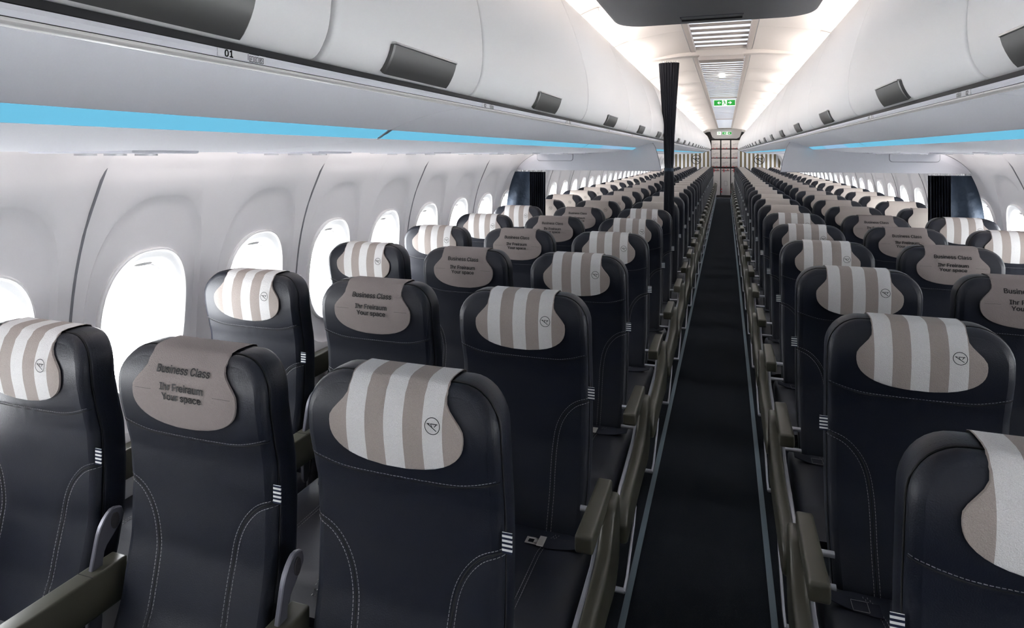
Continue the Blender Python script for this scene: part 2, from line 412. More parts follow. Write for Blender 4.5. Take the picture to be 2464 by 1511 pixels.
# ------------------------------------------------------------------ service panels, blue strips, number rail
P1 = catmull([(.478, .0985), (.52, .0935), (.57, .0825), (.615, .0685), (.657, .0530)], 3)
P2 = catmull([(.687, .0335), (.75, .0272), (.85, .0192), (.97, .0108), (1.10, .0065), (1.25, .0050), (1.40, .0050), (1.50, .0065), (1.525, .013), (1.53, .030)], 3)
RAIL = [(.462, .1140), (.4565, .1130), (.4555, .1085), (.4575, .1035)]
RAILB = catmull([(.4580, .1028), (.4578, .1000), (.462, .0975), (.469, .0972), (.477, .0990)], 3)
LIP = [(.500, .108), (.4605, .1130), (.4592, .1145), (.4592, .1220), (.468, .1232), (.50, .1234)]
SEG = [1.2386 - 2.134] + [1.2386 + 2.134 * k for k in range(11)]
for s, sn in ((-1, 'left'), (1, 'right')):
    mb = MB(); sweep(mb, RAIL, Y0, 22.6, CB, s, .004, 1, True); tag(mb.build('trim_%d' % (5 if s < 0 else 6), 'psu'), kind='structure')
    mb = MB()
    for a, b in zip(SEG[:-1], SEG[1:]): sweep(mb, RAILB, a + .0008, b - .0008, CB, s, .004, 1, True)
    tag(mb.build('trim_%d' % (7 if s < 0 else 8), 'rail'), kind='structure')
    mb = MB(); sweep(mb, LIP, Y0, 22.6, CB, s, .004, 1, False); tag(mb.build('trim_%d' % (9 if s < 0 else 10), 'black'), kind='structure')
    src = None
    for i, (a, b) in enumerate(zip(SEG[:-1], SEG[1:])):
        b = min(b, 22.6); L = b - a
        pl = 'grey service panel under the %s lockers, %s from the front' % (sn, ordinal(i + 1))
        if src and abs(src[1] - L) < .001:
            o = copy_tree(src[0])
        else:
            o = empty('service_panel', (0, 0, 0))
            for nm, pr in (('inner_cover', P1), ('outer_cover', P2)):
                mb = MB(); sweep(mb, pr, .001, L - .001, 0, s, .005, 2, True)
                mb.v = [(x, y, z - EYE) for x, y, z in mb.v]; mb.build(nm, 'psu', o)
            mb = MB(); mb.prism([(s * .655, .0535), (s * .655, .060), (s * .69, .042), (s * .69, .0325)], 'y', 0, .010)
            mb.build('joint', 'seam', o)
            # reading-light and call units that bulge under the panel
            k = 0
            for yy in np.arange(.40, L - .2, .762):
                mb = MB(); mb.box((s * 1.22, yy, .0075), (.30, .17, .014), .005, 2); mb.build('reading_unit', 'psu', o)
                mb = MB()
                for q in (-.09, 0, .09):
                    mb.prism([(s * 1.22 + q + .022 * math.cos(t), yy + .022 * math.sin(t)) for t in np.linspace(0, 2 * math.pi, 14, endpoint=False)], 'z', -.004, .004)
                mb.build('lamp_lens', 'metal2', o)
            src = (o, L)
        o.location = (CB, a, EYE); tag(o, pl, 'service panel', 'service panels under the %s lockers' % sn)
    # blue strips
    cuts = [(SEG[0], SEG[1] - .006, 'blue'), (SEG[1] + .006, SEG[2], 'blue'), (SEG[2] + .003, 3.83, 'blue'), (3.83, 4.62, 'paleblue'), (4.62, 5.50, 'blue')] + [(SEG[k] + .003, SEG[k + 1], 'blue') for k in range(3, 10)] + [(SEG[10], 22.6, 'paleblue')]
    cuts[5] = (5.50, SEG[4], 'blue')
    for i, (a, b, m) in enumerate(cuts):
        mb = MB(); sweep(mb, [(.6575, .0526), (.6865, .0340)], a + .001, b - .001, CB, s, .006, 1, True)
        o = mb.build('blue_light_strip', m)
        tag(o, '%s light strip under the %s lockers, %s from the front' % ('pale blue' if m == 'paleblue' else 'sky blue', sn, ordinal(i + 1)), 'light strip', 'blue light strips under the %s lockers' % sn)

# ------------------------------------------------------------------ row number placards
def on_rail(s, V):   # (along text, up) -> local point on the rail face
    out = []
    for u, v in V:
        t = v / .0145; h = .4553 + (.4590 - .4553) * max(0, .5 - t) * .6 
        out.append((s * (h - .0012), (u if s < 0 else -u), .1105 + v))
    return out
for s, sn in ((-1, 'left'), (1, 'right')):
    for k in range(28):
        yc = .565 + .762 * k
        r = empty('row_number_placard', (CB, yc, EYE), 'small white placard numbered %02d on the %s locker rail' % (k + 1, sn), 'placard', 'row number placards on the %s rail' % sn)
        mb = MB(); mb.box((s * .4557, 0, .1083), (.0016, .074, .0092), .0005, 1); mb.build('plate', 'placard', r)
        mb = MB()
        x0 = -.0215 if s < 0 else .0215
        V, F = glyphs('%02d' % (k + 1), height=.0086, bold=.03); V[:, 1] -= V[:, 1].mean(); V[:, 0] = V[:, 0] * .95 + x0
        mb.add([(s * .4547, (u if s < 0 else -u), (.1083 + v * .92)) for u, v in V], F)
        if k < 5:
            word = 'FED' if s < 0 else 'CBA'; xs = [.0125, .0205, .0285] if s < 0 else [-.0285, -.0205, -.0125]
            for ch, x in zip(word, xs):
                for (cx_, cz_, w_, h_) in ((x - .0031, -.0012, .0009, .0068), (x + .0031, -.0012, .0009, .0068), (x, -.0045, .0068, .0009), (x, .0021, .0068, .0009)):
                    mb.add([(s * .4547, (u if s < 0 else -u), (.1083 + v * .92)) for u, v in ((cx_ - w_ / 2, cz_ - h_ / 2), (cx_ + w_ / 2, cz_ - h_ / 2), (cx_ + w_ / 2, cz_ + h_ / 2), (cx_ - w_ / 2, cz_ + h_ / 2))], [(0, 1, 2, 3)])
                V, F = glyphs(ch, height=.0046, bold=.02); V[:, 1] -= V[:, 1].mean()
                mb.add([(s * .4547, (u if s < 0 else -u), (.1083 + v * .92)) for u, v in [(a + x, b - .0012) for a, b in V]], F)
            for (cx_, cz_, w_, h_) in ((.0165 if s < 0 else -.0165, .0047, .016, .0009), (.0072 if s < 0 else -.0072, .0005, .0009, .0075)):
                mb.add([(s * .4547, (u if s < 0 else -u), (.1083 + v * .92)) for u, v in ((cx_ - w_ / 2, cz_ - h_ / 2), (cx_ + w_ / 2, cz_ - h_ / 2), (cx_ + w_ / 2, cz_ + h_ / 2), (cx_ - w_ / 2, cz_ + h_ / 2))], [(0, 1, 2, 3)])
        mb.build('lettering', 'ink', r)

# ------------------------------------------------------------------ overhead lockers
BP = catmull([(.478, .1240), (.463, .1240), (.4500, .1345), (.4375, .160), (.4325, .190), (.4316, .225), (.4350, .270), (.4435, .319), (.461, .385), (.484, .455), (.509, .520), (.535, .580), (.549, .607), (.562, .619), (.590, .626)], 3)
def bin_proto(L, s):
    r = empty('overhead_locker', (0, 0, 0))
    n = len(BP); P = [np.array(p) for p in BP]; T = []
    for i in range(n):
        t = P[min(i + 1, n - 1)] - P[max(i - 1, 0)]; t /= np.linalg.norm(t); T.append(np.array((t[1], -t[0])))
    mid = np.array((.60, .35))
    rows = []
    for yy, ins in ((.0045, .022), (.0035, .008), (.0042, .003), (.007, .0008), (.011, 0), (L / 2, 0), (L - .011, 0), (L - .007, .0008), (L - .0042, .003), (L - .0035, .008), (L - .0045, .022)):
        row = []
        for p, nn in zip(P, T):
            d = nn if np.dot(nn, mid - p) > 0 else -nn
            q = p + d * ins; row.append((s * q[0], yy, q[1]))
        rows.append(row)
    mb = MB(); mb.grid(rows); mb.build('door', 'bin', r, sharp=60)
    mb = MB(); Q = [p + (nn if np.dot(nn, mid - p) > 0 else -nn) * .020 for p, nn in zip(P, T)]
    mb.grid([[(s * q[0], yy, q[1]) for q in Q] for yy in (0, L)])
    mb.grid([[(s * x, yy, z) for x, z in ((.59, .606), (.62, .56), (.62, .15), (.478, .1345))] for yy in (0, L)]); mb.build('body', 'shell', r)
    mb = MB(); hw = .117; yc = L / 2
    hp = [p for p in BP if p[1] < .166] 
    ix = [i for i in range(n) if .1295 <= BP[i][1] <= .174]; lo = [np.array(BP[i]) for i in ix]
    rows = []
    for yy, off in ((yc - hw, -.002), (yc - hw, .006), (yc - hw + .003, .008), (yc + hw - .003, .008), (yc + hw, .006), (yc + hw, -.002)):
        row = []
        for i, p in enumerate(lo):
            nn = T[ix[i]]; d = nn if np.dot(nn, mid - p) > 0 else -nn
            q = p - d * off; row.append((s * q[0], yy, q[1]))
        rows.append(row)
    mb.grid(rows); h = mb.build('handle', 'metal', r)
    mb = MB(); p = lo[-1]; mb.box((s * (p[0] - .005), yc, p[1] + .001), (.009, 2 * hw - .002, .004), .001, 1); mb.build('handle_edge', 'metal2', h)
    mb = MB(); p = lo[0]; mb.box((s * (p[0] + .004), yc + .03, p[1] - .001), (.012, .06, .003)); mb.build('latch', 'metal2', h)
    return r
for s, sn in ((-1, 'left'), (1, 'right')):
    small = bin_proto(.5331, s); big = bin_proto(1.067, s)
    ys = [(-.895, .5331), (-.362, .5331), (.1717, .5331), (.7055, .5331)] + [(1.2386 + 1.067 * k, 1.067) for k in range(20)]
    us, ub = 0, 0
    for i, (y, L) in enumerate(ys):
        if L < 1: r = small if us == 0 else copy_tree(small); us += 1
        else: r = big if ub == 0 else copy_tree(big); ub += 1
        r.location = (CB, y, EYE)
        off = 2 if s < 0 else 3
        lab = '%s white overhead locker with grey handle, %s side, %s from the front' % ('short' if L < 1 else 'long', sn, ordinal(i + 1 - off)) if i >= off else \
              'short white overhead locker on the %s, %s place ahead of the first one seen' % (sn, ordinal(off - i))
        tag(r, lab, 'overhead locker', 'overhead lockers on the %s' % sn)

# ------------------------------------------------------------------ dropped grey panel near the front
r = empty('dropped_ceiling_panel', (-.045, 1.0, EYE + .45), 'dark grey rounded panel hanging below the ceiling near the front', 'ceiling panel')
def rrect(x0, x1, y0, y1, rad, n=8):
    P = []
    for cx_, cy_, a0 in ((x1 - rad, y1 - rad, 0), (x0 + rad, y1 - rad, 90), (x0 + rad, y0 + rad, 180), (x1 - rad, y0 + rad, 270)):
        for k in range(n + 1):
            a = math.radians(a0 + 90 * k / n); P.append((cx_ + rad * math.cos(a), cy_ + rad * math.sin(a)))
    return P
mb = MB(); mb.prism(rrect(-.325, .322, -1.0, 1.27, .10), 'z', 0, .05, .02, 4); mb.build('shell', 'slab', r)
mb = MB(); mb.prism(rrect(-.327, .324, -1.002, 1.272, .10), 'z', .022, .026, 0); mb.build('joint', 'black', r)
mb = MB(); mb.box((0, 1.19, -.001), (.19, .012, .006)); mb.build('finger_slot', 'black', r)
mb = MB()
for q in (-.097, .097): mb.box((q, 1.165, -.001), (.004, .055, .006), .001, 1)
mb.box((0, 1.137, -.0004), (.19, .002, .002))
mb.build('slot_rim', 'bracket', r)
mb = MB(); mb.box((0, .0, .22), (.30, 1.6, .34)); mb.build('mount', 'ceil', r)

# ------------------------------------------------------------------ cabin divider: beam, side panels, curtains
YD = 5.35
r = empty('divider_beam', (CC, YD, EYE + .80), 'white beam arching across the ceiling above the hanging curtain', 'beam')
top = [(h, H - .80 + .004) for h, H in ([(0, .842), (.15, .841)] + vault + cove[:10])]
bot = [(.68, -.055), (.60, -.034), (.45, -.018), (.30, -.006), (.17, -.004)]
poly = [(-h, H) for h, H in top[::-1]] + top[1:] + bot + [(.165, -.045), (-.165, -.045)] + [(-h, H) for h, H in bot[::-1]]
mb = MB(); mb.prism(poly, 'y', -.05, .06, .004, 1); mb.build('arch', 'ceil', r)
mb = MB(); mb.box((0, .005, -.03), (.345, .14, .034), .006, 2); mb.build('centre_block', 'ceiltrim', r)
for s, sn in ((-1, 'left'), (1, 'right')):
    r = empty('divider_panel', (CB, YD, EYE), 'pale grey divider panel hanging below the %s lockers' % sn, 'divider panel', 'cabin divider panels')
    inner = catmull([(.459, -.140), (.478, -.047), (.506, .055), (.530, .094)], 4)
    tp = catmull([(.545, .090), (.62, .070), (.712, .046), (.80, .034), (.88, .023), (1.06, .005), (1.2, .000), (1.40, .0), (1.53, -.002), (1.58, -.018), (1.64, -.055), (1.69, -.10), (1.722, -.144)], 3)
    poly = [(s * a, b) for a, b in inner + tp]
    mb = MB(); mb.prism(poly, 'y', -.018, .018, .003, 2); mb.build('board', 'divider', r)
    mb = MB(); mb.prism([(s * (a + (.004 if i < 12 else 0)), b + .0) for i, (a, b) in enumerate([(p[0] - .008, p[1] - .004) for p in inner] + [(p[0], p[1] + .006) for p in tp])], 'y', -.010, .010); mb.build('edge_gasket', 'seam', r)
    mb = MB(); mb.prism([(s * a, b) for a, b in rrect(1.205, 1.525, -.058, .01, .022, 5)], 'y', -.024, -.010, .002, 1); mb.build('service_cover', 'divider', r)
    mb = MB(); mb.prism([(s * a, b) for a, b in rrect(1.2015, 1.5285, -.0615, .012, .024, 5)], 'y', -.0205, -.012); mb.build('cover_joint', 'seam', r)
    # curtain tucked against the wall
    c = empty('side_curtain', (CB, YD, EYE - .15), 'dark navy curtain gathered against the %s window wall below the divider panel' % sn, 'curtain', 'side curtains')
    rows = []
    for H in np.linspace(-.008, -.77, 20):
        row = []; hw = wall_half(H - .15) + (CW - CB) * s - .004
        for j in range(25):
            t = j / 24; x = 1.588 + (max(hw, 1.60) - 1.588) * t
            y = .010 * math.sin(t * 9 + H * 3) + .012 * math.sin(H * 11 + t * 5) * min(1, -H * 3)
            row.append((s * x, y, H))
        rows.append(row)
    mb = MB(); mb.grid(rows); mb.build('flat_cloth', 'curtain', c, sharp=80)
    rows = []
    for H in np.linspace(-.008, -.77, 12):
        row = []
        for j in range(97):
            t = j / 96; x = 1.452 + .142 * t; y = -.02 + .022 * math.sin(t * 2 * math.pi * 8) + .004 * math.sin(H * 6 + t * 3)
            row.append((s * x, y, H))
        rows.append(row)
    mb = MB(); mb.grid(rows); mb.build('pleats', 'curtain2', c, sharp=80)
    mb = MB()
    for x in np.arange(1.46, 1.72, .014): mb.box((s * x, 0, .003), (.005, .006, .020), .001, 1)
    mb.build('curtain_hooks', 'white', c)
c = empty('aisle_curtain', (-.447, YD, EYE + .752), 'black pleated curtain tied with a navy strap, hanging at the left of the aisle', 'curtain')
def cw_(H):
    return float(np.interp(H, [-2.1, -1.2, -.95, -.88, -.80, -.60, -.3, 0], [.040, .038, .036, .0335, .035, .040, .057, .074]))
rows = []
for H in np.linspace(0, -1.55, 48):
    row = []; w_ = cw_(H)
    for j in range(160):
        a = 2 * math.pi * j / 160; f = 1 + .13 * math.cos(20 * a) * (1 if abs(H + .88) > .03 else .5)
        row.append((w_ * math.cos(a) * f, (.030 + w_ * .25) * math.sin(a) * f, H))
    rows.append(row)
mb = MB(); mb.grid(rows, closev=True); mb.build('pleated_cloth', 'curtain2', c, sharp=80)
mb = MB(); mb.grid([[(.0385 * math.cos(a) * k, .045 * math.sin(a) * k, H) for a in np.linspace(0, 2 * math.pi, 40, endpoint=False)] for H, k in ((-.868, .95), (-.868, 1.02), (-.894, 1.02), (-.894, .95))], closev=True); mb.build('strap', 'curtain', c)
mb = MB()
for x in np.linspace(-.068, .068, 10): mb.box((x, 0, .008), (.005, .006, .022), .001, 1)
mb.build('curtain_hooks', 'white', c)

# ------------------------------------------------------------------ signs
def arrow(mb, cx_, cz_, d, k, y):
    P = [(-.5, 0), (0, .42), (.16, .42), (-.12, .12), (.5, .12), (.5, -.12), (-.12, -.12), (.16, -.42), (0, -.42)]
    mb.prism([(cx_ + d * p[0] * k, cz_ + p[1] * k) for p in P], 'y', y - .0012, y)
def runner(mb, cx_, cz_, k, y):
    def st(a, b, wd):
        a = np.array(a, float); b = np.array(b, float); t = (b - a) / np.linalg.norm(b - a); n = np.array((-t[1], t[0])) * wd / 2
        mb.prism([(cx_ + k * p[0], cz_ + k * p[1]) for p in (a + n, a - n, b - n, b + n)], 'y', y - .0012, y)
    mb.prism([(cx_ + k * (-.05 + .085 * math.cos(t)), cz_ + k * (.40 + .085 * math.sin(t))) for t in np.linspace(0, 6.283, 12, endpoint=False)], 'y', y - .0012, y)
    st((-.02, .30), (.08, .0), .16); st((-.03, .25), (-.25, .12), .07); st((-.25, .12), (-.28, .0), .06); st((.05, .24), (.25, .10), .07)
    st((.06, .02), (-.08, -.22), .10); st((-.08, -.22), (-.22, -.46), .08); st((.08, .02), (.22, -.16), .10); st((.22, -.16), (.38, -.34), .08)
def exit_sign(loc, W, H, label, pale=False):
    r = empty('exit_sign', loc, label, 'exit sign', 'green exit signs')
    mb = MB(); mb.box((0, .02, 0), (W, .04, H), .004, 2); mb.build('housing', 'signwhite', r)
    mb = MB()
    if not pale:
        for q in (-1, 1): mb.box((q * W * .295, -.0005, 0), (W * .37, .003, H * .80))
    else:
        runner(mb, 0, 0, H * .8, -.001)
    mb.build('green_field', 'green', r)
    mb = MB()
    if not pale:
        arrow(mb, -W * .25, 0, 1, W * .17, -.003); arrow(mb, W * .25, 0, -1, W * .17, -.003)
        mb.build('arrows', 'signwhite', r)
        mb = MB(); runner(mb, -.002, 0, H * .85, -.001); mb.build('running_figure', 'green', r)
    return r
exit_sign((-.020, 9.72, EYE + .750), .305, .098, 'green exit sign with two arrows hanging from the middle of the ceiling')
r = empty('sign_housing', (CC + .035, 21.75, EYE + .66), 'white curved housing across the aisle at the far end, above the carts', 'sign housing')
mb = MB(); P = []
for k in range(9):
    t = k / 8; z = .155 - .31 * t; hw = .50 - .10 * t ** 1.5 if k < 8 else .35
    P.append((z, hw, -.06 * math.sin(t * 1.9)))
rows = [[(x * hw, y + .03 * x * x, z) for x in np.linspace(-1, 1, 13)] for z, hw, y in P]
rows.append([(x * .33, .25, -.155) for x in np.linspace(-1, 1, 13)]); rows.insert(0, [(x * .5, .25, .155) for x in np.linspace(-1, 1, 13)])
mb.grid(rows); mb.build('cover', 'rail', r)
exit_sign((.03, 21.60, EYE + .675), .29, .098, 'small green exit sign with arrows on the rear sign housing')
exit_sign((-.215, 21.61, EYE + .675), .125, .11, 'small pale sign with a green figure on the rear sign housing', True)
for s, sn in ((-1, 'left'), (1, 'right')):
    r = exit_sign((CW + s * 1.68, 10.6, EYE - .19), .11, .15, 'tiny green exit sign mounted on the %s window wall' % sn, True); r.rotation_euler = (0, 0, -s * 1.2)
mb = MB(); mb.prism([(.03 * math.cos(t), .03 * math.sin(t)) for t in np.linspace(0, 2 * math.pi, 16, endpoint=False)], 'z', -.012, 0)
o = mb.build('ceiling_spotlight', 'spot', loc=(CC, 7.1, EYE + .838)); tag(o, 'tiny round spotlight glowing among the ceiling slats behind the beam', 'spotlight')

# ------------------------------------------------------------------ rear partitions and galley
for s, sn in ((-1, 'left'), (1, 'right')):
    r = empty('striped_partition', (CW, 22.9, 0), 'gold and white striped partition with a round emblem at the far %s' % sn, 'partition', 'striped rear partitions')
    P = [(s * .46, 0.0), (s * .46, EYE + .10), (s * .50, EYE + .105)] + [(s * (h - .002), EYE + H) for h, H in P2[:18:4]] + [(s * 1.40, EYE - .01)]
    P += [(s * (wall_half(H) + .012), EYE + H) for H in (.0, -.02, -.15, -.3, -.5, -.8, -1.2, -1.5)] + [(s * 1.6, 0.0)]
    mb = MB(); mb.prism(P, 'y', 0, .04); mb.build('board', 'bulk', r)
    V, F = emblem2d(.157, 40, 1.25); xo = -.985 if s < 0 else 1.07
    mb = MB(); mb.add([(xo - CW + 0 if s > 0 else xo - CW, -.004, EYE - .195 + b) if False else (xo - CW + a, -.004, EYE - .195 + b) for a, b in V], F); mb.build('emblem', 'print', r)
    mb = MB(); mb.box((s * .45, -.01, EYE / 2 + .05), (.03, .07, EYE + .1), .004, 1); mb.build('edge_post', 'shell', r)
YG = 23.25; GX = -.01
mb = MB(); mb.box((GX, 22.55, EYE + .80), (.9, .12, .02), .004, 1); tag(mb.build('galley_fill_light', mat('galley_fill_lamp', (255, 255, 255), emit=((255, 250, 245), 5.0))), 'added unseen fill lamp behind the rear sign housing, brightening the carts', 'ceiling light')  # unseen fill lamp, added behind the sign housing to brighten the carts
r = empty('galley_cabinet', (GX, YG, 0), 'dark rear galley frame holding the boxes and carts', 'galley')
mb = MB(); mb.box((-.07, .46, 1.2), (2.2, .03, 2.4)); mb.box((0, .2, 1.085), (1.2, .44, .045)); mb.box((0, .2, .055), (1.1, .44, .10)); mb.box((0, .2, 2.10), (1.2, .44, .04)); mb.build('carcass', 'cartdark', r)
mb = MB()
for x in (-.165, .165, .50, -.50): mb.box((x, -.005, 1.1), (.02, .03, 2.0))
for z in (1.41, 1.735): mb.box((0, -.005, z), (1.0, .02, .012))
mb.build('rails', 'cartdark', r)
mb = MB(); mb.box((GX, YG - .2, .02), (1.0, .3, .04)); tag(mb.build('threshold_plate', 'bracket'), 'grey metal threshold plate on the floor before the galley', 'threshold plate')
for i, x in enumerate((-.33, 0, .33)):
    side = ('left', 'middle', 'right')[i]
    for j, z in enumerate((1.11, 1.425, 1.75)):
        c = empty('galley_box', (GX + x, YG, z), 'white galley box with red latches, %s column, %s tier' % (side, ('lowest', 'middle', 'top')[j]), 'galley box', 'galley boxes at the rear')
        mb = MB(); mb.box((0, .18, .147), (.285, .40, .285), .008, 2); mb.build('body', 'cart', c)
        mb = MB(); mb.box((.03, -.023, .16), (.10, .003, .035)); mb.build('label_frame', 'bracket', c)
        mb = MB(); mb.box((.03, -.025, .16), (.088, .003, .026)); mb.build('card', 'cart', c)
        mb = MB(); mb.box((-.06, -.024, .13), (.07, .003, .008)); mb.build('pull', 'cartdark', c)
        for q in (-.09, .03):
            mb = MB(); mb.prism([(q - .012, -.018), (q + .008, -.018), (q + .014, .035), (q + .002, .035)], 'y', -.045, -.028); mb.build('latch', 'red', c)
    c = empty('galley_cart', (GX + x, YG, .11), 'full height white meal cart in the rear galley, %s of three' % side, 'meal cart', 'meal carts at the rear')
    mb = MB(); mb.box((0, .18, .47), (.30, .40, .93), .008, 2); mb.build('body', 'cart', c)
    mb = MB(); mb.box((0, -.028, .87), (.26, .02, .02), .006, 2); mb.build('handle', 'cartdark', c)
    mb = MB(); mb.box((0, -.024, .42), (.10, .004, .17)); mb.build('label_frame', 'bracket', c)
    mb = MB(); mb.box((0, -.026, .42), (.09, .004, .16)); mb.build('card', 'cart', c)
    for q, z, hh in ((-.06, .87, .12), (.07, .9, .05), (-.14, .22, .03), (-.14, .12, .03)):
        mb = MB(); mb.box((q, -.04, z), (.022 if hh > .04 else .05, .02, hh)); mb.build('latch', 'red', c)
    for q in (-.1, .1):
        mb = MB(); mb.tube([(q - .012, .04, -.02), (q + .012, .04, -.02)], .030, 12); mb.build('wheel', 'black', c)

# ------------------------------------------------------------------ seats
_zz = np.linspace(.30, 1.20, 400)
_yy = np.interp(_zz, [.30, .45, .55, .68, .80, .90, .96, 1.02, 1.0587, 1.085, 1.1085, 1.2], [-.055, -.035, .005, .032, .036, .030, .014, .002, .0, .005, .014, .03])
_k = np.hanning(23); _k /= _k.sum(); _ys = np.convolve(np.pad(_yy, 11, mode='edge'), _k, 'valid')
def yf(z): return float(np.interp(z, _zz, _ys))
TB = 1.1085; RC = .062; BOT = .40
def bw(z):
    b = float(np.interp(z, [.3, .45, .6, .9, 1.0, 1.2], [.172, .178, .183, .183, .186, .184]))
    if z > TB - RC: b = b - RC + math.sqrt(max(0, RC * RC - (z - TB + RC) ** 2))
    return b
def S(x, z):
    b = bw(min(z, TB)); o = max(0, abs(x) - b); t = min(1, abs(x) / b)
    return yf(z) + .010 * (o / .018) ** 2 + .0018 * math.exp(-(float(np.min(np.hypot(SEAMP[:, 0] - x, SEAMP[:, 1] - z))) / .013) ** 2) - .0025 * (1 - t * t)
HEAD = catmull([(-.2035, .957), (-.185, .952), (-.16, .944), (-.12, .936), (-.06, .934), (.06, .934), (.12, .936), (.16, .944), (.185, .952), (.2035, .957)], 4)
LEG = catmull([(.203, .818), (.18, .812), (.155, .797), (.13, .768), (.113, .73), (.104, .68), (.101, .62), (.101, .52), (.101, .42)], 4)
LEGS = [LEG, [(-x, z) for x, z in LEG]]
SEAMP = np.array(HEAD + LEGS[0] + LEGS[1])
RINGS = [(.010, .003), (.0165, .009), (.0200, .0165), (.0195, .0205), (.0178, .0225), (.0200, .0250), (.0218, .0300), (.0225, .055), (.0215, .074), (.018, .083), (.008, .088)]
def backrest(M_, N_, detail):
    mb = MB(); zs = [BOT + (TB - RC - BOT) * i / (N_ - 1) for i in range(N_)]
    kt = 9 if detail else 4
    zs += [TB - RC + RC * math.sin(math.pi / 2 * k / kt) for k in range(1, kt + 1)]
    G = []
    for z in zs:
        row = []
        for j in range(M_ + 1):
            t = -1 + 2 * j / M_; x = bw(z) * t; y = yf(z)
            if detail:
                d = np.min(np.hypot(SEAMP[:, 0] - x, SEAMP[:, 1] - z)); y += .0018 * math.exp(-(d / .013) ** 2)
                y -= .0025 * (1 - t * t)
            row.append((x, y, z))
        G.append(row)
    mb.grid(G); n = len(zs)
    loop = [G[0][j] for j in range(M_ + 1)] + [G[i][M_] for i in range(1, n)] + [G[n - 1][j] for j in range(M_ - 1, -1, -1)] + [G[i][0] for i in range(n - 2, 0, -1)]
    L = np.array([(p[0], p[2]) for p in loop]); nb = len(L); nr = []
    for i in range(nb):
        t = L[(i + 1) % nb] - L[i - 1]; t /= np.linalg.norm(t) + 1e-9; nr.append((t[1], -t[0]))
    rings = [loop]
    rs = RINGS if detail else [RINGS[1], RINGS[3], RINGS[6], RINGS[8], RINGS[10]]
    for o, dy in rs:
        rings.append([(p[0] + o * q[0], (p[1] if dy < .012 else yf(p[2])) + dy, p[2] + o * q[1]) for p, q in zip(loop, nr)])
    mb.grid(rings, closev=True)
    mb.grid([[(p[0], yf(p[2]) + .090, p[2]) for p in row[::max(1, M_ // 6)]] for row in G[::3] + [G[-1]]])
    return mb, loop, nr
def dashes(mb, path, off, y_of, dash=.0048, gap=.0026, wd=.0009, lift=.0012):
    P = np.array(path, float); n = len(P)
    N_ = []
    for i in range(n):
        t = P[min(i + 1, n - 1)] - P[max(i - 1, 0)]; t /= np.linalg.norm(t) + 1e-9; N_.append((-t[1], t[0]))
    P = P + np.array(N_) * off; d = np.r_[0, np.cumsum(np.hypot(*np.diff(P, axis=0).T))]; s_ = 0
    while s_ + dash < d[-1]:
        a = np.array([np.interp(s_, d, P[:, k]) for k in (0, 1)]); b = np.array([np.interp(s_ + dash, d, P[:, k]) for k in (0, 1)])
        t = (b - a) / np.linalg.norm(b - a); nn = np.array((-t[1], t[0])) * wd / 2
        q = [a + nn, a - nn, b - nn, b + nn]
        f = [(p[0], y_of(p[0], p[1]) - lift, p[1]) for p in q]; k = [(p[0], y_of(p[0], p[1]) + .001, p[1]) for p in q]
        mb.add(f + k, [(0, 1, 2, 3), (0, 4, 5, 1), (1, 5, 6, 2), (2, 6, 7, 3), (3, 7, 4, 0)]); s_ += dash + gap
def ribbon(mb, path, wd, y_of, lift=.0010):
    P = np.array(path, float); n = len(P); rows = []
    for i in range(n):
        t = P[min(i + 1, n - 1)] - P[max(i - 1, 0)]; t /= np.linalg.norm(t) + 1e-9; nn = np.array((-t[1], t[0])) * wd / 2
        row = []
        for k in (-1.2, -.6, 0, .6, 1.2):
            q = P[i] + nn * k; row.append((q[0], y_of(q[0], q[1]) - (lift if abs(k) < 1 else -.001), q[1]))
        rows.append(row)
    mb.grid(rows)
CT = 1.1395  # where the cover starts over the top edge
def cover(cols, detail):
    """cloth cap: down the back, over the top, down the front"""
    def hw(z):
        if z < 1.040: return .1416 * max(.0, 1 - (min(.076, 1.040 - z) / .0765) ** 2.5) ** (1 / 2.3)
        if z < 1.045: return .1416
        t = min(1, (z - 1.045) / .058); return .1416 - (.1416 - .104) * (3 * t * t - 2 * t ** 3)
    nz = 16 if detail else 7; st = []
    for k in range(nz + 1):      # front, bottom to top
        z = .9645 + (TB - .9645) * (k / nz) ** 1.35
        st.append((hw(z), yf(z) - .0065 - .0025, z))
    for o, dy in ((.010, .001), (.0185, .006), (.0235, .0145), (.0265, .03), (.0268, .055), (.0255, .076), (.021, .088), (.008, .0945)):
        st.append((.104, yf(TB) + dy - .001, TB + o))
    for z in (1.06, 1.0, .95): st.append((.115, yf(z) + .0945, z))
    rows = []
    for h, y, z in st:
        h = max(h, .02); row = [(-h - .0008, y + (.006 if z < 1.13 and y < .05 else 0), z)]
        for j in range(cols + 1):
            t = -1 + 2 * j / cols; row.append((h * t, y + .0015 * abs(t) ** 6, z))
        row.append((h + .0008, y + (.006 if z < 1.13 and y < .05 else 0), z)); rows.append(row)
    rows.insert(0, [(p[0] * .98, p[1] + .006, p[2] - .0008) for p in rows[0]])
    mb = MB(); mb.grid(rows); return mb
def on_cover(V, lift=.0018): return [(a, yf(b) - .009 + .0015 * 0 - lift, b) for a, b in V]

